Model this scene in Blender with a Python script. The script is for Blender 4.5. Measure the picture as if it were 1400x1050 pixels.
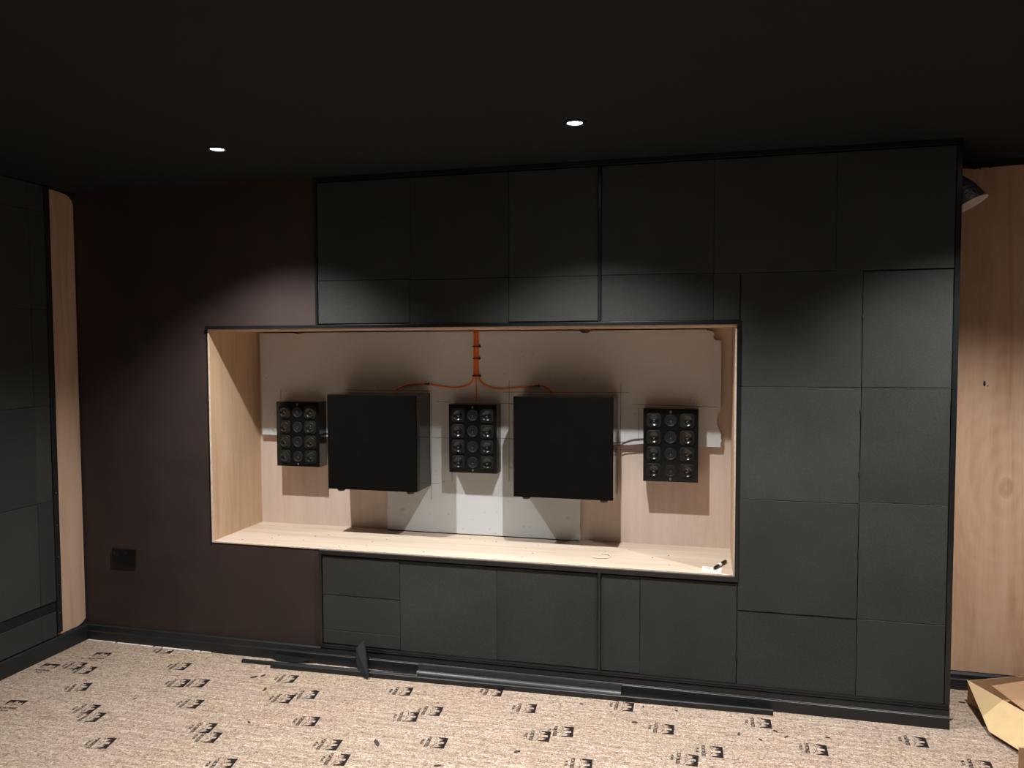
import bpy, bmesh, math, random
from mathutils import Vector, Matrix
from mathutils.geometry import tessellate_polygon
random.seed(7)
for o in list(bpy.data.objects): bpy.data.objects.remove(o)
SC = bpy.context.scene
COL = SC.collection

# ------------------------------------------------------------------ camera
cd = bpy.data.cameras.new('camera'); cam = bpy.data.objects.new('camera', cd); COL.objects.link(cam)
cd.sensor_fit = 'HORIZONTAL'; cd.sensor_width = 36.0; cd.lens = 1067.2037 / 1400 * 36.0
cd.clip_start = 0.05; cd.clip_end = 50
F = Vector((-0.242754295, 0.968879951, -0.048394148)); R = Vector((0.970050702, 0.24287908, -0.00337437)); U = Vector((-0.008484567, 0.04776392, 0.998822617))
cam.matrix_world = Matrix(((R.x, U.x, -F.x, 3.135201), (R.y, U.y, -F.y, -3.352757), (R.z, U.z, -F.z, 1.515441), (0, 0, 0, 1)))
SC.camera = cam

# ------------------------------------------------------------------ world, exposure, lamps
w = bpy.data.worlds.new('world'); SC.world = w; w.use_nodes = True
w.node_tree.nodes['Background'].inputs[0].default_value = (0, 0, 0, 1)
w.node_tree.nodes['Background'].inputs[1].default_value = 0.0
SC.view_settings.view_transform = 'Standard'; SC.view_settings.look = 'None'
SC.view_settings.gamma = 1.0; SC.view_settings.exposure = 0.08; SC.view_settings.use_curve_mapping = False

H = 2.30
LAMP_X = (1.247, 2.676, 4.12)
LAMP_Y = (-0.60, -2.15, -3.70, -5.25)
LAMP_W = 196.0
LAMP_W_REAR = 74.0
def spot(x, y, power, ang=118, blend=1.0):
    l = bpy.data.lights.new('downlight_beam', 'SPOT'); l.energy = power; l.spot_size = math.radians(ang); l.spot_blend = blend
    l.shadow_soft_size = 0.014; l.color = (1.0, 0.985, 0.955)
    o = bpy.data.objects.new('downlight_beam', l); COL.objects.link(o)
    o.location = (x, y, H - 0.012)
    return o
for j, y in enumerate(LAMP_Y):
    for i, x in enumerate(LAMP_X):
        if j == 0: spot(x, y + (0.04 if i == 0 else 0.0), LAMP_W * (0.95 if i == 2 else 1.0), 113)
        else: spot(x, y, LAMP_W_REAR, 112)

# ------------------------------------------------------------------ materials
def srgb(r, g, b):
    f = lambda c: (c / 255 / 12.92) if c / 255 <= 0.04045 else ((c / 255 + 0.055) / 1.055) ** 2.4
    return (f(r), f(g), f(b), 1)
class NT:
    def __init__(s, name):
        s.m = bpy.data.materials.new(name); s.m.use_nodes = True; s.t = s.m.node_tree; s.b = s.t.nodes['Principled BSDF']
    def n(s, ty, **kw):
        nd = s.t.nodes.new(ty)
        for k, v in kw.items():
            if k.startswith('_'): setattr(nd, k[1:], v)
            else: nd.inputs[k.replace('#', ' ')].default_value = v
        return nd
    def l(s, a, b): s.t.links.new(a, b)
    def coord(s, sc=(1, 1, 1), loc=(0, 0, 0)):
        c = s.n('ShaderNodeTexCoord'); m = s.n('ShaderNodeMapping'); m.inputs['Scale'].default_value = sc; m.inputs['Location'].default_value = loc
        s.l(c.outputs['Object'], m.inputs[0]); return m.outputs[0]
    def ramp(s, fac, stops):
        r = s.n('ShaderNodeValToRGB'); e = r.color_ramp.elements
        e[0].position, e[0].color = stops[0]; e[1].position, e[1].color = stops[-1]
        for p, c in stops[1:-1]:
            k = e.new(p); k.color = c
        s.l(fac, r.inputs[0]); return r.outputs[0]
    def noise(s, vec, scale, detail=3, rough=0.5, dist=0.0):
        nd = s.n('ShaderNodeTexNoise', Scale=scale, Detail=detail, Roughness=rough, Distortion=dist); s.l(vec, nd.inputs['Vector']); return nd.outputs['Fac']
    def bump(s, h, strength, dist=0.002):
        b = s.n('ShaderNodeBump', Strength=strength, Distance=dist); s.l(h, b.inputs['Height']); s.l(b.outputs[0], s.b.inputs['Normal'])
    def mixc(s, fac, a, b, mode='MIX'):
        mx = s.n('ShaderNodeMix'); mx.data_type = 'RGBA'; mx.blend_type = mode
        for k, v in ((0, fac), (6, a), (7, b)):
            if isinstance(v, (tuple, float, int)): mx.inputs[k].default_value = v
            else: s.l(v, mx.inputs[k])
        return mx.outputs[2]
    def math(s, op, a, b=0.0, c=0.0):
        m = s.n('ShaderNodeMath'); m.operation = op
        for k, v in enumerate((a, b, c)):
            if isinstance(v, (int, float)): m.inputs[k].default_value = v
            else: s.l(v, m.inputs[k])
        return m.outputs[0]
def plain(name, col, rough=0.6, metal=0.0, spec=None, coat=0.0, amt=0.12, sc=14):
    t = NT(name); v = t.coord()
    f = t.noise(v, sc, 4)
    lo = tuple(c * (1 - amt) for c in col[:3]) + (1,); hi = tuple(min(1, c * (1 + amt)) for c in col[:3]) + (1,)
    t.l(t.ramp(f, [(0.3, lo), (0.7, hi)]), t.b.inputs['Base Color'])
    t.b.inputs['Roughness'].default_value = rough; t.b.inputs['Metallic'].default_value = metal
    if spec is not None: t.b.inputs['Specular IOR Level'].default_value = spec
    if coat: t.b.inputs['Coat Weight'].default_value = coat; t.b.inputs['Coat Roughness'].default_value = 0.08
    return t.m

def foam_mat():
    t = NT('foam'); v = t.coord()
    oi = t.n('ShaderNodeObjectInfo')
    base = t.ramp(t.noise(v, 260, 3, 0.7), [(0.25, (0.0268, 0.0285, 0.0272, 1)), (0.75, (0.049, 0.0515, 0.0495, 1))])
    cloud = t.ramp(t.noise(v, 3.5, 3), [(0.3, (0.86, 0.86, 0.86, 1)), (0.7, (1.1, 1.1, 1.1, 1))])
    b2 = t.mixc(1.0, base, cloud, 'MULTIPLY')
    tile = t.ramp(oi.outputs['Random'], [(0, (0.80, 0.80, 0.80, 1)), (1, (1.12, 1.14, 1.12, 1))])
    t.l(t.mixc(1.0, b2, tile, 'MULTIPLY'), t.b.inputs['Base Color'])
    t.b.inputs['Roughness'].default_value = 0.92; t.b.inputs['Specular IOR Level'].default_value = 0.25
    t.bump(t.noise(v, 420, 2, 0.6), 0.5, 0.0015)
    return t.m
def ply_mat(name, c1, c2, c3, vert=True, knot=None, rough=0.55):
    t = NT(name)
    sc = (7.0, 7.0, 0.55) if vert else (0.55, 7.0, 7.0)
    v = t.coord(sc)
    f = t.noise(v, 2.2, 6, 0.55, 0.8)
    f2 = t.noise(t.coord(tuple(k * 6 for k in sc)), 6.0, 3, 0.6)
    if knot:
        kx, kz = knot
        c = t.n('ShaderNodeTexCoord'); sep = t.n('ShaderNodeSeparateXYZ'); t.l(c.outputs['Object'], sep.inputs[0])
        nz = t.noise(t.coord((1, 1, 1)), 2.6, 3, 0.5)
        dx = t.math('MULTIPLY', t.math('SUBTRACT', sep.outputs[0], kx), 2.3)
        dz = t.math('MULTIPLY', t.math('SUBTRACT', sep.outputs[2], kz), 1.35)
        r = t.math('SQRT', t.math('ADD', t.math('MULTIPLY', dx, dx), t.math('MULTIPLY', dz, dz)))
        rr = t.math('ADD', r, t.math('MULTIPLY', nz, 0.30))
        wav = t.math('MULTIPLY', t.math('SINE', t.math('MULTIPLY', rr, 58.0)), t.math('DIVIDE', 0.018, t.math('ADD', r, 0.16)))
        f = t.math('ADD', f, wav)
        kn = t.math('LESS_THAN', r, 0.062)
        f = t.math('SUBTRACT', f, t.math('MULTIPLY', kn, 0.16))
    col = t.ramp(f, [(0.3, c1), (0.5, c2), (0.72, c3)])
    fine = t.ramp(f2, [(0.3, (0.93, 0.92, 0.9, 1)), (0.7, (1, 1, 1, 1))])
    t.l(t.mixc(1.0, col, fine, 'MULTIPLY'), t.b.inputs['Base Color'])
    t.b.inputs['Roughness'].default_value = rough; t.b.inputs['Specular IOR Level'].default_value = 0.3
    t.bump(f2, 0.15, 0.001)
    return t.m
def floor_mat():
    t = NT('underlay_film'); v = t.coord()
    n1 = t.noise(v, 88, 4, 0.75, 1.6)
    n2 = t.noise(v, 190, 3, 0.7)
    n3 = t.noise(v, 2.2, 4, 0.6)
    c = t.ramp(n1, [(0.34, srgb(88, 72, 66)), (0.44, srgb(162, 139, 124)), (0.52, srgb(196, 175, 159)), (0.62, srgb(226, 212, 197))])
    c2 = t.ramp(n2, [(0.32, (0.60, 0.54, 0.50, 1)), (0.46, (1, 1, 1, 1))])
    c = t.mixc(1.0, c, c2, 'MULTIPLY')
    tint = t.ramp(n3, [(0.3, (1.0, 0.90, 0.86, 1)), (0.5, (1, 0.98, 0.95, 1)), (0.7, (1.0, 0.96, 0.84, 1))])
    c = t.mixc(1.0, c, tint, 'MULTIPLY')
    t.l(c, t.b.inputs['Base Color'])
    t.b.inputs['Roughness'].default_value = 0.34; t.b.inputs['Specular IOR Level'].default_value = 0.6
    wr = t.noise(t.coord((2.2, 26, 1)), 1.7, 5, 0.62, 1.4)
    ridge = t.math('POWER', t.math('SUBTRACT', 1.0, t.math('MULTIPLY', t.math('ABSOLUTE', t.math('SUBTRACT', wr, 0.5)), 4.0)), 3.0)
    t.bump(t.math('ADD', t.math('MULTIPLY', n1, 0.12), t.math('MULTIPLY', ridge, 0.5)), 0.7, 0.008)
    return t.m
def board_mat():
    t = NT('plasterboard'); v = t.coord()
    c = t.ramp(t.noise(v, 3.0, 4), [(0.3, (0.53, 0.54, 0.545, 1)), (0.7, (0.575, 0.59, 0.60, 1))])
    c2 = t.ramp(t.noise(v, 38, 2), [(0.24, (0.8, 0.74, 0.7, 1)), (0.3, (1, 1, 1, 1))])
    t.l(t.mixc(1.0, c, c2, 'MULTIPLY'), t.b.inputs['Base Color']); t.b.inputs['Roughness'].default_value = 0.85
    return t.m

M = {}
M['foam'] = foam_mat()
M['brown'] = plain('brown_paint', (0.042, 0.028, 0.025, 1), 0.75, spec=0.3, amt=0.16, sc=5)
M['blackwall'] = plain('black_backing', (0.012, 0.012, 0.012, 1), 0.7)
M['ceiling'] = plain('black_ceiling', (0.0100, 0.0118, 0.0135, 1), 0.85, spec=0.25, amt=0.1)
M['satin'] = plain('black_satin', (0.010, 0.011, 0.012, 1), 0.28, spec=0.5)
M['bead'] = plain('black_bead', (0.03, 0.031, 0.033, 1), 0.42, spec=0.5)
M['skirt'] = plain('black_skirting', (0.014, 0.016, 0.018, 1), 0.42, spec=0.4)
M['matt'] = plain('black_matt', (0.012, 0.012, 0.012, 1), 0.6, spec=0.3)
M['gloss'] = plain('black_gloss', (0.006, 0.006, 0.006, 1), 0.14, spec=0.5, amt=0.05)
M['front'] = plain('black_cloth_front', (0.0045, 0.0045, 0.0043, 1), 0.7, spec=0.03)
M['cone'] = plain('black_cone', (0.006, 0.006, 0.006, 1), 0.22, spec=0.6)
M['frame'] = plain('driver_frame', (0.012, 0.013, 0.013, 1), 0.5, spec=0.2)
M['cap'] = plain('gloss_cap', (0.012, 0.012, 0.012, 1), 0.06, spec=1.0, coat=1.0)
M['badge'] = plain('silver_badge', (0.55, 0.55, 0.55, 1), 0.35, metal=0.8)
M['ply'] = ply_mat('pale_ply', (0.50, 0.335, 0.215, 1), (0.60, 0.42, 0.28, 1), (0.66, 0.48, 0.335, 1))
M['plyback'] = ply_mat('ply_back', (0.57, 0.46, 0.39, 1), (0.62, 0.505, 0.435, 1), (0.66, 0.545, 0.475, 1))
M['plyfloor'] = ply_mat('ply_floor', (0.51, 0.405, 0.315, 1), (0.59, 0.485, 0.39, 1), (0.65, 0.555, 0.465, 1), vert=False)
M['plysheet'] = ply_mat('ply_sheet', (0.52, 0.315, 0.20, 1), (0.62, 0.40, 0.27, 1), (0.69, 0.47, 0.335, 1), knot=(4.385, 0.90))
M['plystrip'] = ply_mat('ply_strip', (0.47, 0.31, 0.215, 1), (0.57, 0.39, 0.285, 1), (0.61, 0.43, 0.32, 1))
M['plyedge'] = plain('ply_edge', (0.72, 0.58, 0.47, 1), 0.6, sc=40)
M['board'] = board_mat()
M['floor'] = floor_mat()
M['ink'] = plain('black_ink', (0.014, 0.010, 0.010, 1), 0.6, spec=0.2)
M['filmwhite'] = plain('clear_film_print', (0.80, 0.74, 0.69, 1), 0.4)
M['pencil'] = plain('pencil', (0.10, 0.06, 0.05, 1), 0.8)
M['orange'] = plain('orange_cable', (0.86, 0.20, 0.025, 1), 0.45)
M['darkred'] = plain('dark_cable', (0.09, 0.035, 0.028, 1), 0.5)
M['blackplastic'] = plain('black_plastic', (0.007, 0.007, 0.007, 1), 0.35)
M['card'] = plain('cardboard', (0.50, 0.30, 0.165, 1), 0.85, sc=30, amt=0.06)
M['cardlight'] = plain('cardboard_light', (0.70, 0.50, 0.27, 1), 0.85, sc=30, amt=0.05)
t = NT('aluminium'); v = t.coord()
t.b.inputs['Base Color'].default_value = (0.66, 0.67, 0.66, 1); t.b.inputs['Metallic'].default_value = 1.0; t.b.inputs['Roughness'].default_value = 0.45
t.bump(t.noise(v, 90, 2, 0.6), 0.8, 0.006)
M['alu'] = t.m
M['enamel'] = plain('white_enamel', (0.78, 0.72, 0.68, 1), 0.4)
M['paper'] = plain('white_paper', (0.82, 0.82, 0.80, 1), 0.8)
M['steel'] = plain('screw_steel', (0.6, 0.6, 0.6, 1), 0.3, metal=1.0)
M['whiteplastic'] = plain('grey_bezel', (0.16, 0.16, 0.165, 1), 0.4)
M['scrap'] = plain('dark_scrap', (0.05, 0.035, 0.028, 1), 0.8)
M['shaving'] = plain('wood_shaving', (0.78, 0.62, 0.46, 1), 0.7)
t = NT('lamp_lens'); t.b.inputs['Base Color'].default_value = (1, 1, 1, 1)
t.b.inputs['Emission Color'].default_value = (1, 0.985, 0.95, 1); t.b.inputs['Emission Strength'].default_value = 40
M['lens'] = t.m

# ------------------------------------------------------------------ mesh helpers
def box(bm, x0, x1, y0, y1, z0, z1, mi=0, bev=0.0):
    vs = [bm.verts.new((x, y, z)) for x in (x0, x1) for y in (y0, y1) for z in (z0, z1)]
    fs = []
    for q in ((0, 1, 3, 2), (4, 6, 7, 5), (0, 4, 5, 1), (2, 3, 7, 6), (0, 2, 6, 4), (1, 5, 7, 3)):
        f = bm.faces.new([vs[i] for i in q]); f.material_index = mi; fs.append(f)
    if bev:
        es = list({e for f in fs for e in f.edges})
        bmesh.ops.bevel(bm, geom=es, offset=bev, segments=2, affect='EDGES', profile=0.6)
    return vs
def prism(bm, pts, ax, a, b, mi=0):
    """polygon pts (2-tuples) in the plane across axis ax, extruded a..b"""
    def P(p, k):
        return {0: (k, p[0], p[1]), 1: (p[0], k, p[1]), 2: (p[0], p[1], k)}[ax]
    v0 = [bm.verts.new(P(p, a)) for p in pts]; v1 = [bm.verts.new(P(p, b)) for p in pts]
    n = len(pts)
    if n > 5:
        f = []
        for tri in tessellate_polygon([[Vector((p[0], p[1], 0)) for p in pts]]):
            f.append(bm.faces.new([v0[i] for i in tri])); f.append(bm.faces.new([v1[i] for i in tri[::-1]]))
    else: f = [bm.faces.new(v0), bm.faces.new(v1[::-1])]
    for i in range(n): f.append(bm.faces.new((v0[i], v1[i], v1[(i + 1) % n], v0[(i + 1) % n])))
    for k in f: k.material_index = mi
    return f
def lathe(bm, prof, origin, axis='y', seg=28, mi=0, mat=None):
    """prof: list of (radius, height along axis). axis -y = towards the room"""
    rings = []
    for r, h in prof:
        ring = []
        if r < 1e-6:
            ring = [bm.verts.new((0, 0, h))]
        else:
            for k in range(seg):
                a = 2 * math.pi * k / seg; ring.append(bm.verts.new((r * math.cos(a), r * math.sin(a), h)))
        rings.append(ring)
    for A, B in zip(rings, rings[1:]):
        if len(A) == 1 and len(B) == 1: continue
        for k in range(seg):
            k2 = (k + 1) % seg
            if len(A) == 1: f = bm.faces.new((A[0], B[k], B[k2]))
            elif len(B) == 1: f = bm.faces.new((A[k], B[0], A[k2]))
            else: f = bm.faces.new((A[k], B[k], B[k2], A[k2]))
            f.material_index = mi; f.smooth = True
    rot = {'y': Matrix.Rotation(math.radians(90), 4, 'X'), 'z': Matrix.Identity(4)}[axis] if mat is None else mat
    T = Matrix.Translation(Vector(origin)) @ rot
    for ring in rings:
        for v in ring: v.co = T @ v.co
def tube(bm, pts, r, seg=8, mi=0, smooth_n=0):
    pts = [Vector(p) for p in pts]
    if smooth_n:
        out = []
        n = len(pts)
        for i in range(n - 1):
            p0, p1, p2, p3 = pts[max(0, i - 1)], pts[i], pts[i + 1], pts[min(n - 1, i + 2)]
            for k in range(smooth_n):
                u = k / smooth_n
                out.append(0.5 * ((2 * p1) + (p2 - p0) * u + (2 * p0 - 5 * p1 + 4 * p2 - p3) * u * u + (3 * p1 - p0 - 3 * p2 + p3) * u ** 3))
        out.append(pts[-1]); pts = out
    rings = []
    ref = Vector((0, 1, 0))
    for i, p in enumerate(pts):
        d = (pts[min(i + 1, len(pts) - 1)] - pts[max(i - 1, 0)]).normalized()
        s = d.cross(ref)
        if s.length < 0.05: s = d.cross(Vector((1, 0, 0)))
        s.normalize(); u = s.cross(d)
        rings.append([bm.verts.new(p + s * (r * math.cos(a)) + u * (r * math.sin(a))) for a in [2 * math.pi * k / seg for k in range(seg)]])
    for A, B in zip(rings, rings[1:]):
        for k in range(seg):
            f = bm.faces.new((A[k], A[(k + 1) % seg], B[(k + 1) % seg], B[k])); f.smooth = True; f.material_index = mi
    for ring in (rings[0], rings[-1]):
        f = bm.faces.new(ring); f.material_index = mi
def obj(name, bm, mats, parent=None, loc=None):
    bmesh.ops.recalc_face_normals(bm, faces=bm.faces)
    me = bpy.data.meshes.new(name); bm.to_mesh(me); bm.free()
    if not isinstance(mats, (list, tuple)): mats = [mats]
    for m in mats: me.materials.append(m)
    o = bpy.data.objects.new(name, me); COL.objects.link(o)
    if loc is not None: o.location = loc
    if parent is not None: o.parent = parent
    return o
def tag(o, label=None, cat=None, group=None, kind=None):
    if label: o['label'] = label
    if cat: o['category'] = cat
    if group: o['group'] = group
    if kind: o['kind'] = kind
    return o
def thing(name, label, cat, loc=(0, 0, 0), group=None):
    o = bpy.data.objects.new(name, None); COL.objects.link(o); o.location = loc; o.empty_display_size = 0.05
    return tag(o, label, cat, group)
def dup(root, loc, label=None, group=None):
    r = root.copy(); COL.objects.link(r); r.location = loc
    if label: r['label'] = label
    if group: r['group'] = group
    for ch in list(root.children):
        c = ch.copy(); COL.objects.link(c); c.parent = r
        for g in ch.children:
            d = g.copy(); COL.objects.link(d); d.parent = c
    return r
BM = bmesh.new

# ------------------------------------------------------------------ the setting
XR, YB, XE = 5.35, -6.2, 4.072          # right wall, back wall, right end of the built-out front wall
REC = 0.406                            # plywood recess plane
bm = BM(); box(bm, -0.15, XR + 0.15, YB - 0.15, 0.62, -0.12, 0.0)
FLOOR = tag(obj('floor', bm, M['floor']), 'floor laid with speckled pinkish carpet underlay under clear printed film', kind='structure')
bm = BM(); box(bm, -0.15, XR + 0.15, YB - 0.15, 0.62, H, H + 0.12)
CEIL = tag(obj('ceiling', bm, M['ceiling']), 'matt black ceiling', kind='structure')
bm = BM(); box(bm, -0.15, 0.0, YB, 0.0, 0.0, H)
WL = tag(obj('wall_left', bm, M['blackwall']), 'left wall clad in black panels with a bare plywood strip', kind='structure')
bm = BM(); box(bm, XR, XR + 0.15, YB, REC, 0, H)
tag(obj('wall_right', bm, M['foam']), 'right wall', kind='structure')
bm = BM(); box(bm, -0.15, XR + 0.15, YB - 0.15, YB, 0, H)
tag(obj('wall_back', bm, M['foam']), 'back wall', kind='structure')

# front wall built round the niche opening
NX0, NX1, NZ0, NZ1 = 0.767, 3.246, 0.556, 1.596
ND = 0.437
bm = BM()
L = 0.006                               # visible edge of the lining
box(bm, -0.15, NX0 - L, 0, ND + 0.02, 0, H, 0)
box(bm, NX0 - L, 1.349, 0, ND + 0.02, NZ1 + L, H, 0)
box(bm, NX0 - L, 1.349, 0, ND + 0.02, 0, NZ0 - L, 0)
box(bm, 1.349, XE - 0.006, 0, ND + 0.02, NZ1 + L, H, 1)
box(bm, 1.349, XE - 0.006, 0, ND + 0.02, 0, NZ0 - L, 1)
box(bm, NX1 + L, XE - 0.006, 0, ND + 0.02, NZ0 - L, NZ1 + L, 1)
WF = tag(obj('wall_front', bm, [M['brown'], M['blackwall']]), 'front wall with dark brown left end, black panels and a niche', kind='structure')
bm = BM(); box(bm, XE - 0.006, XR + 0.15, REC, REC + 0.15, 0, H)
WRC = tag(obj('wall_recess', bm, M['blackwall']), 'recessed wall at right behind the built-out front', kind='structure')

# niche lining (parts of the front wall)
def part(name, parent, mats, *b, bev=0.0):
    bm = BM()
    box(bm, *b, bev=bev)
    return obj(name, bm, mats, parent)
part('niche_back', WF, M['plyback'], NX0 - L, NX1 + L, ND, ND + 0.018, NZ0 - L, NZ1 + L)['label'] = 'pale plywood back of the niche'
bm = BM(); box(bm, NX0 - L, NX0, 0.002, ND, NZ0, NZ1); 
obj('niche_side', bm, M['ply'], WF)
bm = BM(); box(bm, NX1, NX1 + L, 0.002, ND, NZ0, NZ1); obj('niche_side', bm, M['ply'], WF)
bm = BM(); box(bm, NX0 - L, NX1 + L, 0.002, ND, NZ1, NZ1 + L); obj('niche_soffit', bm, M['ply'], WF)
bm = BM(); box(bm, NX0 - L, NX1 + L, 0.002, ND, NZ0 - L, NZ0); obj('niche_shelf', bm, M['plyfloor'], WF)
# raw front edges of the lining
for b in ((NX0 - L, NX1 + L, NZ1, NZ1 + L), (NX0 - L, NX1 + L, NZ0 - L, NZ0), (NX0 - L, NX0, NZ0, NZ1), (NX1, NX1 + L, NZ0, NZ1)):
    part('lining_edge', WF, M['plyedge'], b[0], b[1], -0.003, 0.002, b[2], b[3])
# plasterboard: full width above, a stem down the middle, torn right edge
BY0, BY1 = 0.405, 0.4365
random.seed(3)
pts = [(0.795, 1.588), (0.99, 1.590), (1.02, 1.583), (1.06, 1.590), (1.8, 1.590), (2.53, 1.590), (2.545, 1.578), (2.575, 1.577), (2.59, 1.590), (3.128, 1.590), (3.140, 1.583), (3.156, 1.580), (3.166, 1.568), (3.160, 1.554), (3.163, 1.545), (3.173, 1.539), (3.196, 1.537)]
z = 1.50
while z > 1.24:
    pts.append((3.198 + random.uniform(-.0025, .0025), z)); z -= 0.04
pts += [(3.197, 1.217), (3.188, 1.205), (3.182, 1.188), (3.179, 1.165), (3.181, 1.145), (3.187, 1.125), (3.194, 1.112), (3.200, 1.10), (3.198, 1.085), (3.203, 1.07), (3.197, 1.060), (3.198, 1.041)]
pts += [(2.60, 1.038), (2.537, 1.037), (2.536, 0.80), (2.534, 0.562)]
pts += [(1.517, 0.562)]
z = 0.60
while z < 1.03:
    pts.append((1.521 + random.uniform(-.006, .006), z)); z += 0.035
pts += [(1.523, 1.036), (1.2, 1.040), (0.797, 1.042)]
bm = BM(); prism(bm, pts, 1, BY0, BY1)
pass
BOARD = obj('plasterboard', bm, M['board'], WF); BOARD['label'] = 'off-white plasterboard with torn right edge and a stem to the shelf'
# timber packer under stem
part('packing_strip', WF, M['scrap'], 1.52, 2.53, 0.408, 0.436, 0.5565, 0.5615)
# pencil marks, each a thin line lying on the board
PEN = [((1.767, 0.892), (1.765, 0.730)), ((1.746, 0.812), (1.806, 0.814)), ((1.772, 1.051), (1.859, 1.049)), ((2.132, 1.056), (2.204, 1.054)),
       ((1.801, 1.235), (1.872, 1.232)), ((2.133, 1.232), (2.201, 1.229)), ((2.150, 1.287), (2.24, 1.288)), ((2.179, 1.342), (2.177, 0.840)),
       ((1.877, 0.880), (1.877, 0.829)), ((2.733, 1.336), (2.731, 0.80)), ((2.24, 1.288), (2.772, 1.291)), ((2.789, 1.235), (3.179, 1.229)),
       ((2.817, 1.221), (2.818, 1.059)), ((0.914, 1.285), (0.913, 1.226)), ((1.29, 1.289), (1.78, 1.289)), ((1.767, 1.29), (1.767, 0.86))]
for (a, b) in PEN:
    bm = BM(); d = Vector((b[0] - a[0], b[1] - a[1])).normalized(); n = Vector((-d.y, d.x)) * 0.0011
    prism(bm, [(a[0] + n.x, a[1] + n.y), (b[0] + n.x, b[1] + n.y), (b[0] - n.x, b[1] - n.y), (a[0] - n.x, a[1] - n.y)], 1, BY0 - 0.0004, BY0 + 0.0002)
    obj('pencil_line', bm, M['pencil'], WF)

# ------------------------------------------------------------------ acoustic panels on the front wall
def jitter_panel(parent, ax, a0, a1, z0, z1, f0, f1, rag=None, rnd=0.0008):
    """one foam tile: polygon with slightly wandering edges, bevelled front"""
    g = 0.0006
    def edge(p, q, n=7):
        out = []
        for k in range(n):
            u = k / n; out.append((p[0] + (q[0] - p[0]) * u, p[1] + (q[1] - p[1]) * u))
        return out
    c = [(a0 + g, z0 + g), (a1 - g, z0 + g), (a1 - g, z1 - g), (a0 + g, z1 - g)]
    P = []
    for i in range(4): P += edge(c[i], c[(i + 1) % 4])
    P = [(p[0] + random.uniform(-rnd, rnd), p[1] + random.uniform(-rnd, rnd)) for p in P]
    bm = BM()
    cx_ = sum(p[0] for p in P) / len(P); cz_ = sum(p[1] for p in P) / len(P)
    def ring(k, sh):
        out = []
        for p in P:
            x = p[0] - math.copysign(sh, p[0] - cx_); zz = p[1] - math.copysign(sh, p[1] - cz_)
            out.append(bm.verts.new((k, x, zz) if ax == 0 else (x, k, zz)))
        return out
    dd = 0.0012 if f1 > f0 else -0.0012
    r0, r1, r2 = ring(f0, 0), ring(f1 - dd, 0), ring(f1, 0.0016)
    m = len(P)
    for A_, B_ in ((r0, r1), (r1, r2)):
        for q in range(m): bm.faces.new((A_[q], A_[(q + 1) % m], B_[(q + 1) % m], B_[q]))
    bm.faces.new(r2); bm.faces.new(r0[::-1])
    return obj('acoustic_panel', bm, M['foam'], parent)
random.seed(11)
PT = 2.276
xa, xb, xc, xd = 1.364, 2.678, 2.694, 4.052
tiles = []
tiles += [(xa, 1.828, 1.822, PT), (1.828, 2.286, 1.818, PT), (2.286, xb, 1.816, PT)]
tiles += [(xa, 1.820, 1.622, 1.822), (1.820, 2.284, 1.617, 1.817), (2.284, xb, 1.622, 1.816)]
tiles += [(xc, 3.157, 1.816, PT), (3.157, 3.627, 1.812, PT), (3.627, xd, 1.81, PT)]
tiles += [(xc, 3.157, 1.618, 1.816), (3.157, 3.262, 1.618, 1.812)]
ys = (1.812, 1.346, 0.879, 0.412, 0.096)
for a, b in zip(ys, ys[1:]): tiles.append((3.264, 3.728, b, a))
ys = (1.806, 1.347, 0.887, 0.412, 0.094)
for a, b in zip(ys, ys[1:]): tiles.append((3.729, xd, b, a))
tiles += [(xa, 1.757, 0.338, 0.524), (xa, 1.757, 0.168, 0.338), (xa, 1.757, 0.102, 0.168), (1.757, 2.224, 0.098, 0.524), (2.224, xb, 0.100, 0.524)]
tiles += [(xc, 2.862, 0.100, 0.524), (2.862, 3.262, 0.098, 0.524)]
for i, (a, b, z0, z1) in enumerate(tiles):
    jitter_panel(WF, 1, a, b, z0, z1, -0.0005, -0.0095 - random.uniform(0, 0.0035))
# torn holes along joints: dark slots where two tiles pull apart
for (x, z0, z1) in ((3.2635, 0.20, 0.235), (3.7285, 1.70, 1.73), (3.7285, 1.62, 1.64), (3.7285, 0.98, 1.02), (3.7285, 0.66, 0.70), (3.7285, 1.24, 1.27)):
    bm = BM(); prism(bm, [(x - .001, z0), (x + .003, (z0 + z1) / 2), (x - .001, z1), (x - .003, (z0 + z1) / 2 + .004)], 1, -0.0145, -0.0138)
    obj('joint_tear', bm, M['blackwall'], WF)

# ------------------------------------------------------------------ trims
TN = [0]
def trim(lbl, mat, *b, bev=0.0015):
    TN[0] += 1
    bm = BM(); box(bm, *b, bev=bev)
    return tag(obj('trim_%d' % TN[0], bm, mat), lbl, kind='structure')
S = M['satin']
trim('black trim along the top of the niche opening', S, NX0 - L - .006, NX1 + L + .014, -0.018, -0.0005, NZ1 + L, NZ1 + L + .016)
trim('black trim down the right side of the niche opening', S, NX1 + L, NX1 + L + .014, -0.018, -0.0005, NZ0 - L, NZ1 + L - .0002)
trim('black trim under the niche opening', S, 1.349, NX1 + L + .014, -0.018, -0.0005, NZ0 - L - .020, NZ0 - L - .0002)
trim('thin black trim down the left side of the niche opening', S, NX0 - L - .006, NX0 - L, -0.006, -0.0005, NZ0 - L, NZ1 + L - .0002, bev=0.001)
trim('black vertical trim above the niche where brown meets panels', S, 1.350, 1.362, -0.018, -0.0005, NZ1 + L + .0165, 2.279)
trim('black vertical trim above the niche between panel bays', S, 2.680, 2.692, -0.018, -0.0005, NZ1 + L + .0165, 2.279)
trim('black vertical trim below the niche where brown meets panels', S, 1.350, 1.362, -0.018, -0.0005, 0.0985, NZ0 - L - .0205)
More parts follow.
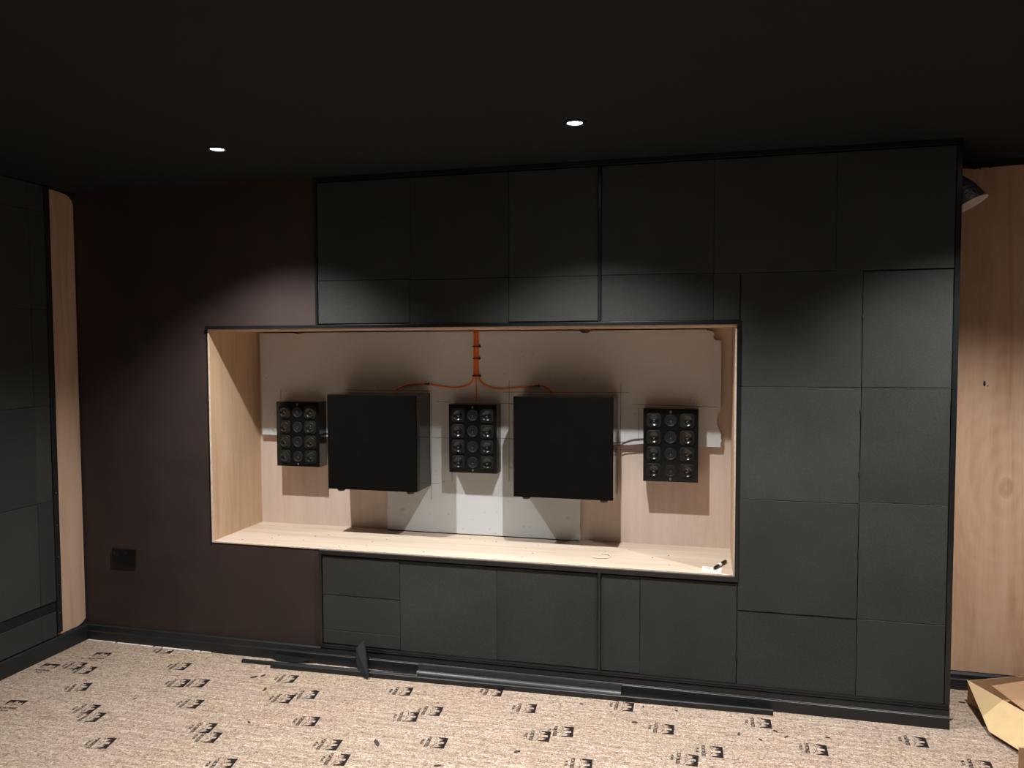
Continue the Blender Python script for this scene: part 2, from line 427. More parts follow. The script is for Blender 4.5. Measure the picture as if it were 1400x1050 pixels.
trim('black vertical trim below the niche between panel bays', S, 2.680, 2.692, -0.018, -0.0005, 0.0985, NZ0 - L - .0205)
trim('black ceiling trim over the panels', S, 1.350, XE, -0.022, -0.0005, 2.2795, 2.2995)
trim('black corner trim at the right end of the front wall', S, XE - .019, XE, -0.018, -0.0005, 0.0985, 2.279)
trim('black return trim facing the recess', M['skirt'], XE - .006, XE, 0.0, REC - .001, 0.0, 2.2995)
bm = BM()
for (y0, y1, z0, z1) in ((-0.020, -0.0005, 0.080, 0.0865), (-0.014, -0.0005, 0.0865, 0.098)):
    box(bm, 1.350, XE, y0, y1, z0, z1, bev=0.0025)
TN[0] += 1
tag(obj('trim_%d' % TN[0], bm, S), 'glossy stepped bead along the foot of the panels', kind='structure')
# skirtings
def skirting(name, lbl, pts, ax, a, b, n=None):
    bm = BM(); prism(bm, pts, ax, a, b); return tag(obj(name, bm, M['skirt']), lbl, kind='structure')
sk = [(-0.0005, 0.0005), (-0.022, 0.0005), (-0.022, 0.046), (-0.0195, 0.048), (-0.0195, 0.0505), (-0.018, 0.052), (-0.017, 0.076), (-0.012, 0.0795), (-0.0005, 0.0795)]
skirting('baseboard_front', 'black skirting with a groove along the front wall', sk, 0, 0.0225, XE)
skl = [(0.0005, 0.0005), (0.022, 0.0005), (0.022, 0.074), (0.015, 0.082), (0.0005, 0.082)]
bm = BM(); v = prism(bm, [(p[0], p[1]) for p in skl], 1, YB, -0.0005)
tag(obj('baseboard_left', bm, M['skirt']), 'black skirting along the left wall', kind='structure')
bm = BM(); prism(bm, [(REC - 0.0005 + p[0], p[1]) for p in [(0, .0005), (-.022, .0005), (-.022, .046), (-.020, .048), (-.018, .052), (-.018, .068), (-.010, .078), (-.0, .080)]], 0, XE + 0.001, XR)
tag(obj('baseboard_recess', bm, M['skirt']), 'black skirting under the plywood sheet at right', kind='structure')
# sealant line left of the front skirting
bm = BM()
random.seed(5)
for k in range(16):
    x = 0.03 + k * 0.045
    box(bm, x, x + 0.04 + random.uniform(-.01, .01), -0.034 + random.uniform(-.004, .004), -0.0225, 0.0006, 0.0035)
SEAL = obj('sealant_bead', bm, M['filmwhite'], FLOOR)

# plywood sheet in the recess
bm = BM()
random.seed(9)
p = [(XE + 0.003, 0.082), (XR - .002, 0.078), (XR - .002, 2.272), (4.60, 2.272), (4.42, 2.271), (4.30, 2.268), (4.292, 2.262), (4.286, 2.268), (4.262, 2.267), (4.255, 2.258), (4.247, 2.266), (4.235, 2.262), (4.20, 2.268), (XE + 0.003, 2.268)]
prism(bm, p, 1, REC - 0.0095, REC - 0.0005)
o = obj('plywood_sheet', bm, M['plysheet'], WRC); o['label'] = 'bare warm plywood sheet with a large knot'
bm = BM(); box(bm, XE + .002, XR, REC - .014, REC - .001, 2.274, 2.299); obj('top_batten', bm, M['skirt'], WRC)
for (x, z, a, b) in ((4.292, 1.348, .005, .012), (4.305, 1.338, .0025, .003)):
    bm = BM(); lathe(bm, [(0, 0.0), (a, 0.0), (a, 0.0006), (0, 0.0006)], (x, REC - 0.0096, z), 'y', 12)
    for v in bm.verts: v.co.z = z + (v.co.z - z) * b / a
    obj('knot_hole', bm, M['blackwall'], WRC)

# left wall cladding
bm = BM()
p = [(-0.206, 0.0835), (-0.19, 0.086), (-0.180, 0.105), (-0.176, 0.15), (-0.175, 2.262), (-0.178, 2.277), (-0.186, 2.293), (-0.155, 2.290), (-0.10, 2.288), (-0.065, 2.284), (-0.038, 2.275), (-0.020, 2.257), (-0.012, 2.235), (-0.010, 0.11), (-0.03, 0.094), (-0.06, 0.0845)]
prism(bm, p, 0, 0.0005, 0.0035); pass
o = obj('plywood_strip', bm, M['plystrip'], WL); o['label'] = 'bare plywood strip with rounded top corner'
part('batten', WL, M['matt'], 0.0005, 0.022, -0.207, -0.1765, 0.10, 2.298, bev=0.002)
part('rail', WL, M['matt'], 0.0005, 0.014, -3.2, -0.209, 0.214, 0.262)
for z in (0.20, 0.34, 0.48, 0.64, 0.80):
    bm = BM(); lathe(bm, [(0, 0.0), (0.0018, 0.0), (0.0018, 0.0008), (0, 0.001)], (0.0218, -0.192, z), mat=Matrix.Rotation(math.radians(90), 4, 'Y'), seg=10)
    obj('screw', bm, M['steel'], WL)
random.seed(21)
yl = [-0.2095, -0.30, -0.7675, -1.235, -1.70, -2.17]
zl = [(0.088, 0.212), (0.264, 0.765), (0.765, 1.233), (1.233, 1.70), (1.70, 2.168), (2.168, 2.297)]
for (z0, z1) in zl:
    for a, b in zip(yl, yl[1:]):
        jitter_panel(WL, 0, b, a, z0, z1, 0.0005, 0.018 + random.uniform(0, .003))

# ------------------------------------------------------------------ printed marks on the floor film
def logo_mesh():
    bm = BM()
    T = 0.0005; t0 = 0.0001
    # local: u = reading direction (+x), v = up (+y); block 0.080 wide x 0.105 tall, centred
    def poly(pts): prism(bm, pts, 2, t0, T)
    # dark sky cut round pale towers
    poly([(-.040, .052), (.040, .052), (.040, .043), (-.040, .043)])
    poly([(-.040, .043), (-.026, .043), (-.027, .030), (-.031, .027), (-.032, .016), (-.040, .012)])
    poly([(-.026, .043), (-.018, .043), (-.0185, .032), (-.022, .024)])
    poly([(-.018, .043), (-.008, .043), (-.010, .028), (-.013, .020), (-.0155, .028)])
    poly([(.006, .043), (.016, .043), (.015, .030), (.0115, .022), (.008, .030)])
    poly([(.016, .043), (.026, .043), (.0255, .034), (.022, .026), (.018, .034)])
    poly([(.026, .043), (.040, .043), (.040, .006), (.034, .013), (.032, .024), (.029, .028)])
    # hill lines
    poly([(-.040, .004), (-.004, .014), (-.004, .0155), (-.040, .0058)])
    poly([(.004, .013), (.040, -.002), (.040, -.0005), (.004, .0148)])
    poly([(-.010, .002), (.014, .008), (.014, .0092), (-.010, .0032)])
    me_t = []
    for txt, size, y in (('FORTRESS', 0.0200, -.0265), ('PLUS', 0.0140, -.047)):
        cu = bpy.data.curves.new('mark', 'FONT'); cu.body = txt; cu.size = size; cu.align_x = 'CENTER'; cu.resolution_u = 2; cu.extrude = 0.0001; cu.offset = 0.0005
        to = bpy.data.objects.new('mark', cu); COL.objects.link(to)
        bpy.context.view_layer.update()
        me = bpy.data.meshes.new_from_object(to.evaluated_get(bpy.context.evaluated_depsgraph_get()))
        xs = [v.co.x for v in me.vertices]; wd = max(xs) - min(xs); target = 0.080 if txt == 'FORTRESS' else 0.034
        s = target / wd
        me.transform(Matrix.Translation((0, y, 0.0003)) @ Matrix.Diagonal((s, 1, 1, 1)))
        bm.from_mesh(me); bpy.data.objects.remove(to)
    me = bpy.data.meshes.new('printed_mark'); bm.to_mesh(me); bm.free()
    me.materials.append(M['ink']); return me
LM = logo_mesh()
MARKS = [(0.109, -0.376, 90), (0.211, -0.317, 0), (0.294, -0.348, 0), (0.250, -0.199, 90), (0.416, -0.513, 15), (0.607, -0.677, 0), (0.683, -0.732, 0), (0.506, -0.052, 0),
 (0.703, -0.206, 0), (0.819, -0.369, 0), (0.903, -0.349, 0), (1.005, -0.532, 0), (0.284, -0.728, 90), (1.189, -0.704, 0), (1.253, -0.766, 0), (0.882, -0.903, 0),
 (1.274, -0.211, 0), (1.361, -0.396, 0), (1.445, -0.339, 0), (1.565, -0.556, 0), (1.737, -0.706, 0), (1.815, -0.797, 0), (1.835, -0.208, 0), (1.946, -0.425, 0),
 (2.024, -0.353, 0), (2.127, -0.594, 0), (2.400, -0.235, 0), (2.503, -0.450, 0), (2.585, -0.395, 0), (2.691, -0.618, 0), (2.967, -0.278, 0), (2.795, -0.122, 0),
 (3.343, -0.137, 0), (3.152, -0.411, 0), (3.063, -0.491, 0), (3.531, -0.302, 0), (3.908, -0.149, 0), (4.089, -0.282, 0), (2.224, -0.118, 0), (1.426, -0.927, 0)]
random.seed(31)
for r_ in range(5):
    for c_ in range(7):
        MARKS.append((0.55 + c_ * 0.62 + (r_ % 2) * 0.28, -1.15 - r_ * 0.42, 0))
for k, (x, y, rot) in enumerate(MARKS):
    o = bpy.data.objects.new('printed_mark', LM); COL.objects.link(o); o.parent = FLOOR
    base = -90 + rot
    lean = 9 - 7 * max(0, x - 1.8) if x > 1.8 else 9
    lean = max(lean, -18)
    o.location = (x, y, 0.0002); o.rotation_euler = (0, 0, math.radians(base + lean + random.uniform(-3, 3)))
    o.scale = (1.0, 1.0, 1)

# ------------------------------------------------------------------ ceiling downlights
def downlight(x, y, label):
    t = thing('downlight', label, 'ceiling light', (x, y, H), 'recessed ceiling downlights')
    bm = BM(); lathe(bm, [(0.028, -0.0005), (0.042, -0.0005), (0.043, -0.003), (0.040, -0.006), (0.030, -0.006), (0.0275, -0.004), (0.0275, -0.0006)], (0, 0, 0), 'z', 32)
    obj('bezel', bm, M['matt'], t)
    bm = BM(); lathe(bm, [(0.0, -0.0035), (0.016, -0.0032), (0.0272, -0.0015), (0.0272, -0.0006), (0, -0.0006)], (0, 0, 0), 'z', 28)
    obj('lens', bm, M['lens'], t)
    return t
dl = downlight(LAMP_X[0], LAMP_Y[0], 'lit downlight above the dark brown left end of the front wall')
dup(dl, (LAMP_X[1], LAMP_Y[0], H), 'lit downlight above the trim between the two upper panel bays')
dup(dl, (LAMP_X[2], LAMP_Y[0], H), 'lit downlight in front of the plywood recess at right')
NM = ('left', 'centre', 'right')
RW = ('', 'second', 'third', 'rear')
for j in (1, 2, 3):
    for i in range(3):
        dup(dl, (LAMP_X[i], LAMP_Y[j], H), 'lit downlight behind the camera, %s row, %s' % (RW[j], NM[i]))

# ------------------------------------------------------------------ loudspeakers in the niche
def rrect(cx, cz, w, h, r, n=5):
    out = []
    for sx, sz, a0 in ((1, 1, 0), (-1, 1, 90), (-1, -1, 180), (1, -1, 270)):
        for k in range(n + 1):
            a = math.radians(a0 + 90 * k / n)
            out.append((cx + sx * (w / 2 - r) + r * math.cos(a), cz + sz * (h / 2 - r) + r * math.sin(a)))
    return out
def driver_mesh():
    """square woofer at origin, facing -y"""
    bm = BM(); w = 0.067; N = 32
    sq = []
    for k in range(N):
        a = 2 * math.pi * k / N; c, s = math.cos(a), math.sin(a)
        m = (abs(c) ** 5 + abs(s) ** 5) ** (-1 / 5) * w / 2
        sq.append((m * c, m * s))
    def ring(f, y): return [bm.verts.new((x, y, z)) for x, z in [f(k) for k in range(N)]]
    circ = lambda r: (lambda k: (r * math.cos(2 * math.pi * k / N), r * math.sin(2 * math.pi * k / N)))
    rs = [ring(lambda k: sq[k], 0.0), ring(lambda k: sq[k], -0.0035), ring(lambda k: (sq[k][0] * .96, sq[k][1] * .96), -0.0045),
          ring(circ(0.0300), -0.0045), ring(circ(0.0290), -0.0030), ring(circ(0.0275), -0.0085), ring(circ(0.0245), -0.0088), ring(circ(0.0228), -0.0072)]
    for A, B in zip(rs, rs[1:]):
        for k in range(N):
            f = bm.faces.new((A[k], A[(k + 1) % N], B[(k + 1) % N], B[k])); f.smooth = True
    bmesh.ops.recalc_face_normals(bm, faces=bm.faces)
    return bm
def cone_bm():
    bm = BM(); lathe(bm, [(0.0228, 0.0073), (0.0200, 0.0056), (0.0165, 0.0040), (0.0125, 0.0026), (0.0090, 0.0017), (0.0, 0.0010)], (0, 0, 0), 'y', 28)
    return bm
def cap_bm(r=0.0090, h=0.0055, base=0.0012):
    bm = BM(); pr = []
    for k in range(7):
        a = math.radians(90 * k / 6); pr.append((r * math.cos(a), base + h * math.sin(a)))
    lathe(bm, pr, (0, 0, 0), 'y', 24); return bm
def make_speaker(label, loc, W, Hh, D):
    t = thing('array_speaker', label, 'speaker', loc, 'small black twelve-driver speakers on the niche back')
    # origin: bottom centre of the back; front faces -y
    bm = BM(); box(bm, -W / 2, W / 2, -D, 0, 0, Hh, bev=0.0015)
    obj('cabinet', bm, M['gloss'], t)
    fr, co, ca = driver_mesh(), cone_bm(), cap_bm()
    proto = None
    cols = (-0.305 * W, 0.0, 0.30 * W); rows = (0.16, 0.392, 0.618, 0.848)
    for c in (cols[0], cols[2]):
        for v in rows:
            loc2 = (c, -D, Hh * (1 - v))
            if proto is None:
                a = obj('woofer', fr, M['frame'], t); b = obj('cone', co, M['cone'], a); d = obj('dust_cap', ca, M['cap'], a)
                a.location = loc2; proto = a
            else:
                n = proto.copy(); COL.objects.link(n); n.location = loc2; n.parent = t
                for g in proto.children:
                    q = g.copy(); COL.objects.link(q); q.parent = n
    proto = None
    for v in rows:
        loc2 = (0, -D, Hh * (1 - v))
        if proto is None:
            bm = BM(); lathe(bm, [(0.0285, 0.0), (0.0285, 0.0030), (0.0270, 0.0040), (0.0235, 0.0040), (0.0225, 0.0022), (0.0150, 0.0010), (0.0135, 0.0024), (0.0118, 0.0008), (0.0, 0.0006)], (0, 0, 0), 'y', 28)
            a = obj('tweeter', bm, M['frame'], t); a.location = loc2
            b = obj('dome', cap_bm(0.0065, 0.0045, 0.0008), M['cap'], a)
            proto = a
        else:
            n = proto.copy(); COL.objects.link(n); n.location = loc2; n.parent = t
            for g in proto.children:
                q = g.copy(); COL.objects.link(q); q.parent = n
    for zz in (0.014, Hh - 0.014):
        bm = BM()
        N = 20
        for r0, r1 in ((0.0028, 0.0045),):
            A = [bm.verts.new((r0 * math.cos(6.2832 * k / N), -0.0006, r0 * math.sin(6.2832 * k / N))) for k in range(N)]
            B = [bm.verts.new((r1 * math.cos(6.2832 * k / N), -0.0006, r1 * math.sin(6.2832 * k / N))) for k in range(N)]
            C = [bm.verts.new((r1 * math.cos(6.2832 * k / N), 0, r1 * math.sin(6.2832 * k / N))) for k in range(N)]
            for k in range(N):
                bm.faces.new((A[k], A[(k + 1) % N], B[(k + 1) % N], B[k])); bm.faces.new((B[k], B[(k + 1) % N], C[(k + 1) % N], C[k]))
        box(bm, -0.0008, 0.0008, -0.0006, 0, -0.0072, -0.0030)
        o = obj('badge', bm, M['badge'], t); o.location = (0, -D, zz)
    return t
SPK_D = 0.082
make_speaker('small black twelve-driver speaker at the left, next to the plywood side', (1.057, BY0 - .0006, 0.889), 0.246, 0.340, SPK_D)
make_speaker('small black twelve-driver speaker in the middle under the orange cables', (2.013, BY0 - .0006, 0.889), 0.246, 0.340, SPK_D)
make_speaker('small black twelve-driver speaker at the right, beside the torn board edge', (2.972, BY0 - .0006, 0.882), 0.251, 0.341, SPK_D)

def make_sub(label, loc, W, Hh, D):
    t = thing('subwoofer', label, 'speaker', loc, 'large black subwoofers on the niche back')
    bm = BM(); box(bm, -W / 2, W / 2, -D + 0.010, 0, 0, Hh, bev=0.002); obj('cabinet', bm, M['gloss'], t)
    bm = BM(); box(bm, -W / 2 + .0005, W / 2 - .0005, -D, -D + 0.0098, .0005, Hh - .0005, bev=0.003); obj('front_grille', bm, M['front'], t)
    fp = None
    for x in (-W / 2 + 0.055, W / 2 - 0.045):
        for y in (-D + 0.035, -0.04):
            if fp is None:
                bm = BM(); lathe(bm, [(0, 0.0005), (0.020, 0.0005), (0.020, -0.006), (0.017, -0.013), (0, -0.013)], (0, 0, 0), 'z', 20)
                fp = obj('foot', bm, M['blackplastic'], t); fp.location = (x, y, 0)
            else:
                n = fp.copy(); COL.objects.link(n); n.location = (x, y, 0); n.parent = t
    return t
SUB_D = 0.205
make_sub('large black square subwoofer in the left half of the niche', (1.527, BY0 - .0006, 0.803), 0.472, 0.475, SUB_D)
make_sub('large black square subwoofer in the right half of the niche', (2.485, BY0 - .0006, 0.805), 0.470, 0.475, SUB_D)

# ------------------------------------------------------------------ cables and clips
cy = BY0 - 0.0045
def cable(pts, r, mat, label, group, name='speaker_cable'):
    bm = BM(); tube(bm, pts, r, 8, 0, 6)
    return tag(obj(name, bm, mat), label, 'cable', group)
G = 'cables feeding the niche speakers'
cable([(2.000, cy, 1.5945), (2.000, cy, 1.50), (1.999, cy, 1.40), (1.994, cy, 1.355), (1.967, cy, 1.321), (1.898, cy, 1.307), (1.812, cy, 1.314), (1.745, cy, 1.325), (1.66, cy, 1.322), (1.61, cy - .004, 1.308), (1.573, cy - .012, 1.287)], 0.0036, M['orange'], 'orange cable dropping from the soffit and curving to the left subwoofer', G)
cable([(2.020, cy, 1.5945), (2.020, cy, 1.50), (2.019, cy, 1.40), (2.024, cy, 1.355), (2.048, cy, 1.326), (2.120, cy, 1.303), (2.214, cy, 1.307), (2.29, cy, 1.318), (2.336, cy, 1.322), (2.375, cy - .004, 1.311), (2.405, cy - .012, 1.285)], 0.0036, M['orange'], 'orange cable dropping from the soffit and curving to the right subwoofer', G)
cable([(2.0085, cy - .0030, 1.5945), (2.0085, cy - .0030, 1.45), (2.009, cy - .003, 1.35), (2.010, cy, 1.30), (2.010, cy, 1.2385)], 0.0030, M['orange'], 'thin orange cable running straight down to the middle small speaker', G)
cable([(2.0145, cy - .0075, 1.5945), (2.014, cy - .0078, 1.50), (2.0135, cy - .007, 1.40), (2.0105, cy - .0075, 1.358)], 0.0030, M['orange'], 'fourth orange cable strapped in the bundle under the soffit', G)
cable([(2.7225, 0.385, 1.052), (2.745, cy, 1.050), (2.79, cy, 1.066), (2.845, cy, 1.072)], 0.0022, M['darkred'], 'upper dark thin cable between the right subwoofer and the right small speaker', G)
cable([(2.7225, 0.385, 1.038), (2.745, cy, 1.034), (2.79, cy, 1.040), (2.845, cy, 1.046)], 0.0022, M['darkred'], 'lower dark thin cable between the right subwoofer and the right small speaker', G)
cable([(1.178, cy, 1.060), (1.22, cy, 1.050), (1.289, cy, 1.045)], 0.0028, M['blackplastic'], 'black cable between the left small speaker and the left subwoofer', G)
def clip(x, z, w, label):
    t = thing('cable_clip', label, 'clip', (x, BY0, z), 'black cable clips on the plasterboard')
    bm = BM(); box(bm, -w / 2, w / 2, -0.0185, -0.0165, -0.003, 0.003); box(bm, -w / 2, -w / 2 + .002, -0.0165, -0.0005, -0.003, 0.003); box(bm, w / 2 - .002, w / 2, -0.0165, -0.0005, -0.003, 0.003)
    obj('strap', bm, M['blackplastic'], t)
    bm = BM(); box(bm, w / 2, w / 2 + 0.006, -0.012, -0.0005, -0.006, 0.006, bev=.001); obj('nail_block', bm, M['blackplastic'], t)
clip(2.010, 1.515, 0.034, 'black clip on the vertical cable bundle, nearest the soffit')
clip(2.010, 1.455, 0.032, 'middle black clip on the vertical cable bundle')
clip(2.010, 1.368, 0.034, 'black clip where the cable bundle splits left and right')
clip(1.747, 1.3245, 0.014, 'black clip on the left branch above the left subwoofer')
clip(2.322, 1.3215, 0.014, 'black clip on the right branch above the right subwoofer')

# ------------------------------------------------------------------ small things on the niche shelf
ZS = NZ0
t = thing('marker_pen', 'black marker pen lying at the right end of the niche shelf', 'pen', (3.217, 0.125, ZS + 0.0075))
d = Vector((0.050, 0.125, 0)).normalized()
Mx = Matrix.Rotation(math.atan2(d.y, d.x), 4, 'Z') @ Matrix.Rotation(math.radians(90), 4, 'Y')
t.location = (3.196, 0.120, ZS + 0.0075)
bm = BM(); lathe(bm, [(0, -0.068), (0.004, -0.068), (0.0065, -0.060), (0.0072, -0.025), (0.0072, 0.02)], (0, 0, 0), mat=Mx, seg=16); obj('barrel', bm, M['blackplastic'], t)
bm = BM(); lathe(bm, [(0.0074, -0.022), (0.0074, 0.004)], (0, 0, 0), mat=Mx, seg=16); obj('printed_band', bm, M['paper'], t)
bm = BM(); lathe(bm, [(0.0075, 0.02), (0.0075, 0.060), (0.006, 0.066), (0, 0.066)], (0, 0, 0), mat=Mx, seg=16); obj('cap', bm, M['matt'], t)
bm = BM(); prism(bm, [(3.118, 0.026), (3.198, 0.018), (3.203, 0.092), (3.122, 0.100)], 2, ZS + 0.0002, ZS + 0.0008)
P1 = tag(obj('paper_label', bm, M['paper']), 'small white paper label under the marker pen on the niche shelf', 'paper')
bm = BM()
for k in range(7):
    y = 0.030 + k * 0.009
    box(bm, 3.128 + k * .0006, 3.155 + (k % 3) * .003, y, y + .003, ZS + .0008, ZS + .0010)
    box(bm, 3.165, 3.190 - (k % 2) * .004, y, y + .003, ZS + .0008, ZS + .0010)
obj('faint_print', bm, plain('faint_print', (0.45, 0.45, 0.45, 1)), P1)
bm = BM(); tube(bm, [(2.633 + 0.045 * math.cos(a) + .035, 0.158 + 0.040 * math.sin(a), ZS + 0.0035 + .001 * math.sin(3 * a)) for a in [math.radians(d_) for d_ in range(-150, 110, 20)]], 0.003, 6, 0, 2)
tag(obj('wood_shaving', bm, M['shaving']), 'curled pale wood shaving on the niche shelf under the right subwoofer', 'shaving')
random.seed(44)
bm = BM()
for k in range(70):
    x = random.uniform(0.85, 3.15); y = random.uniform(0.03, 0.36); s = random.uniform(.0015, .004)
    box(bm, x, x + s * 2, y, y + s, ZS + .0002, ZS + .0012, 0 if random.random() < .6 else 1)
tag(obj('sawdust', bm, [M['shaving'], M['scrap']]), 'sawdust specks scattered over the niche shelf', 'sawdust', kind='stuff')

# ------------------------------------------------------------------ socket on the brown wall
t = thing('wall_socket', 'black double wall socket low on the dark brown wall', 'socket', (0.245, -0.0005, 0.443))
bm = BM(); box(bm, -0.071, 0.071, -0.009, 0, -0.043, 0.043, bev=0.003); obj('faceplate', bm, M['blackplastic'], t)
for sx in (-0.036, 0.036):
    bm = BM(); box(bm, sx - 0.028, sx - .012, -0.0125, -0.0088, 0.012, 0.032, bev=0.001); obj('rocker_switch', bm, M['matt'], t)
    bm = BM(); box(bm, sx - .0025, sx + .0025, -0.0094, -0.0088, 0.004, 0.012); box(bm, sx - .013, sx - .007, -0.0094, -0.0088, -0.015, -0.011); box(bm, sx + .007, sx + .013, -0.0094, -0.0088, -0.015, -0.011)
    obj('pin_slot', bm, M['blackwall'], t)

# ------------------------------------------------------------------ loose black strips on the floor
def strip(name, label, A, B, prof, mat, group='loose black trim lengths on the floor', taper=None):
    """profile pts (u across, z) swept from A to B; u points toward the wall (+y side)"""
    bm = BM(); A, B = Vector(A), Vector(B); d = (B - A).normalized(); n = Vector((-d.y, d.x, 0)).normalized()
    V = []
    for q in (A, B): V.append([bm.verts.new(q + n * u + Vector((0, 0, z))) for u, z in prof])
    m = len(prof)
    bm.faces.new(V[0]); bm.faces.new(V[1][::-1])
    for k in range(m): bm.faces.new((V[0][k], V[1][k], V[1][(k + 1) % m], V[0][(k + 1) % m]))
    return tag(obj(name, bm, mat), label, 'trim strip', group)
chan = [(0, 0), (0.034, 0), (0.034, 0.004), (0.011, 0.004), (0.011, 0.021), (0.008, 0.024), (0.002, 0.024), (-0.001, 0.021)]
strip('trim_strip', 'longest black trim strip, nearest the viewer, lying parallel to the skirting', (1.145, -0.122, .0005), (3.408, -0.062, .0005), chan, M['skirt'])
strip('trim_strip', 'black trim strip poking out furthest left behind the longest strip', (0.975, -0.098, .0005), (1.86, -0.0655, .0005), [(0, 0), (0.016, 0), (0.016, 0.012), (0.013, 0.015), (0.003, 0.015), (0, 0.012)], M['skirt'])
bead = [(0, 0.0005), (-0.001, 0.008), (0.0005, 0.014), (0.004, 0.019), (0.009, 0.023), (0.017, 0.025), (0.0205, 0.050), (0.0255, 0.051), (0.0245, 0.0005)]
strip('trim_strip', 'half-round black strip with a shiny rounded edge leaning on the skirting', (1.850, -0.050, .0005), (2.785, -0.050, .0005), bead, M['bead'])
bm = BM()
vs0 = [(1.105, -0.026, 0.030), (1.311, -0.026, 0.021), (1.245, -0.036, 0.001), (1.125, -0.036, 0.001)]
a = [bm.verts.new(v) for v in vs0]; b = [bm.verts.new((v[0] + .001, v[1] - 0.007, v[2] + 0.004)) for v in vs0]
bm.faces.new(a); bm.faces.new(b[::-1])
for k in range(4): bm.faces.new((a[k], b[k], b[(k + 1) % 4], a[(k + 1) % 4]))
tag(obj('mitred_offcut', bm, M['skirt']), 'short black skirting offcut with mitred ends against the skirting', 'offcut', 'black offcuts by the skirting')
bm = BM()
A = [(1.575, -0.024, 0.136), (1.548, -0.045, 0.105), (1.558, -0.070, 0.060), (1.580, -0.100, 0.030), (1.640, -0.132, 0.004), (1.646, -0.130, 0.010)]
a = [bm.verts.new(v) for v in A]; b = [bm.verts.new((v[0] + .008, v[1] - .001, v[2] + 0.002)) for v in A]
bm.faces.new(a); bm.faces.new(b[::-1])
for k in range(6): bm.faces.new((a[k], b[k], b[(k + 1) % 6], a[(k + 1) % 6]))
tag(obj('wedge_offcut', bm, M['skirt']), 'pointed black offcut leaning upright against the panels across the strips', 'offcut', 'black offcuts by the skirting')

# ------------------------------------------------------------------ debris on the floor
SCR = [(1.159, -0.206), (1.246, -0.335), (1.468, -0.297), (1.919, -0.650), (2.630, -0.145), (2.460, -0.585), (3.406, -0.195), (3.443, -0.233), (3.346, -0.280), (2.864, -0.253), (3.023, -0.111),
       (1.126, -0.233), (3.266, -0.253), (0.898, -0.864), (2.886, -0.107), (4.10, 0.07), (4.196, 0.25), (3.60, -0.20), (3.72, -0.42), (2.2, -0.75), (1.35, -0.62), (0.75, -0.55)]
DESC = ['curled black scrap left of the leftmost print by the strips', 'dark oval scrap on the underlay', 'thin dark scrap near the left strips', 'black clip-like scrap in the open middle of the floor', 'dark sliver beside the half-hidden print', 'brown flat scrap at the bottom edge']
random.seed(77)
LAB = {0: 'leftmost dark scrap just in front of the trim strip ends', 1: 'curled black scrap between the trim strips and the left pair of prints', 2: 'thin dark scrap in front of the upright wedge offcut',
       3: 'black clip-like scrap in the open floor between two columns of prints', 4: 'dark sliver just in front of the shiny half-round strip end', 5: 'flat brown scrap beside the print at the bottom centre',
       15: 'dark sliver on the floor by the right end of the front wall', 16: 'dark shred on the floor near the cardboard box flap', 11: 'second dark scrap by the left ends of the trim strips', 13: 'dark crumb beside a print near the bottom edge, furthest left of the scraps', 19: 'dark crumb at the bottom edge between two middle prints',
       20: 'dark crumb near the bottom edge, left of centre', 21: 'dark crumb between the two left columns of prints'}
for k, (x, y) in enumerate(SCR):
    s = random.uniform(0.005, 0.011) * (1.8 if k in (1, 3) else 1.0); ang = random.uniform(0, 3.1)
    n = random.randint(5, 7); P = []
    for q in range(n):
        a = 6.2832 * q / n; r = s * random.uniform(0.6, 1.15)
        u, v = r * 1.6 * math.cos(a), r * 0.6 * math.sin(a)
        P.append((u * math.cos(ang) - v * math.sin(ang), u * math.sin(ang) + v * math.cos(ang)))
    bm = BM(); prism(bm, P, 2, 0.0, 0.0025)
    tag(obj('debris_scrap', bm, M['scrap'], None, (x, y, 0.0008)), LAB.get(k, 'tiny dark crumb among the prints to the right of the floor'), 'debris', 'dark scraps littering the floor')

# ------------------------------------------------------------------ cardboard box, bottom right
t = thing('cardboard_box', 'open shallow cardboard box with raised flaps on the floor by the plywood recess', 'box', (4.46, -0.22, 0.0))
def sheet(name, P, th, mat, parent=t, label=None):
    """flat board from 4 world corners, thickness th"""
    P = [Vector(p) - Vector(parent.location) for p in P]; n = (P[1] - P[0]).cross(P[3] - P[0]).normalized() * th
    bm = BM(); a = [bm.verts.new(p) for p in P]; b = [bm.verts.new(p - n) for p in P]
    bm.faces.new(a); bm.faces.new(b[::-1])
    for k in range(4): bm.faces.new((a[k], b[k], b[(k + 1) % 4], a[(k + 1) % 4]))
    o = obj(name, bm, mat, parent)
    if label: o['label'] = label
    return o
pB, pE = Vector((4.212, 0.246, 0)), Vector((4.452, -0.292, 0)); wv = Vector((0.91, 0.40, 0)) * 0.29
pF, pG = pE + wv, pB + wv
up = Vector((0, 0, 0.100)); lo = Vector((0, 0, 0.001))
sheet('base', [pB + lo * 3, pE + lo * 3, pF + lo * 3, pG + lo * 3], 0.002, M['card'])
for a_, b_ in ((pB, pE), (pE, pF), (pF, pG), (pG, pB)):
    sheet('side_panel', [a_ + lo, b_ + lo, b_ + up, a_ + up], 0.003, M['card'])
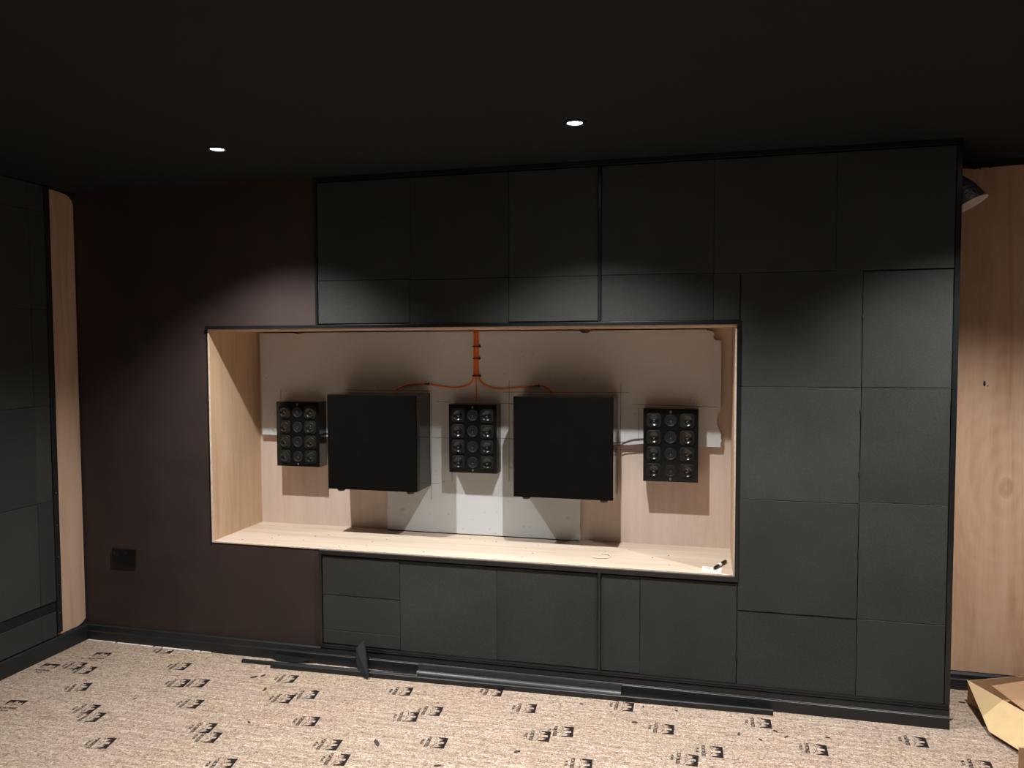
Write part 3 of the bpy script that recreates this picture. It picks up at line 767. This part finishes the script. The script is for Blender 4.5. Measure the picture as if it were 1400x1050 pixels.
sheet('top_flap', [(4.209, 0.248, 0.102), (4.204, -0.041, 0.020), (4.350, -0.365, 0.020), (4.452, -0.292, 0.102)], 0.003, M['cardlight'], label='pale yellowish flap folded outwards down to the floor')
sheet('top_flap', [(4.292, 0.215, 0.099), (4.350, -0.050, 0.099), (4.700, 0.060, 0.099), (4.490, 0.330, 0.099)], 0.003, M['card'], label='brown flap folded in over the opening')
sheet('top_flap', [(4.209, -0.322, 0.001), (4.450, -0.300, 0.001), (4.450, -0.300, 0.100), (4.209, -0.322, 0.100)], 0.003, M['card'], label='brown flap standing at the front')

# ------------------------------------------------------------------ aluminium reflector lamp clamped behind the front wall's end
t = thing('reflector_lamp', 'unlit aluminium reflector clamp lamp with white inside, high beside the panels', 'lamp', (4.140, 0.17, 2.112))
ax = Vector((0.42, -0.20, -0.88)).normalized()
Q = Vector((0, 0, -1)).rotation_difference(ax).to_matrix().to_4x4() @ Matrix.Diagonal((0.68, 0.68, 1.15, 1))
prof = [(0.020, 0.085), (0.034, 0.075), (0.055, 0.052), (0.074, 0.022), (0.086, -0.010), (0.090, -0.030)]
bm = BM(); lathe(bm, prof, (0, 0, 0), mat=Q, seg=36); obj('reflector', bm, M['alu'], t)['label'] = 'shiny crinkled aluminium dome'
bm = BM(); lathe(bm, [(0.018, 0.082), (0.032, 0.072), (0.053, 0.050), (0.072, 0.020), (0.084, -0.011), (0.0885, -0.031), (0.0965, -0.034), (0.0970, -0.030), (0.0900, -0.0275)], (0, 0, 0), mat=Q, seg=36); obj('inner_rim', bm, M['enamel'], t)['label'] = 'white inside and rim'
bm = BM(); lathe(bm, [(0, 0.088 + .05), (0.016, 0.088 + .05), (0.020, 0.125), (0.020, 0.085), (0.017, 0.060), (0, 0.060)], (0, 0, 0), mat=Q, seg=20)
for v in bm.verts:
    pass
obj('lamp_holder', bm, M['blackplastic'], t)
bm = BM()
apex = Q @ Vector((0, 0, 0.10))
tube(bm, [apex, apex + Vector((-0.018, 0.01, -0.004)), (-0.0665, 0.0, 0.10)], 0.004, 8)
obj('clamp_arm', bm, M['blackplastic'], t)

bpy.context.view_layer.update()
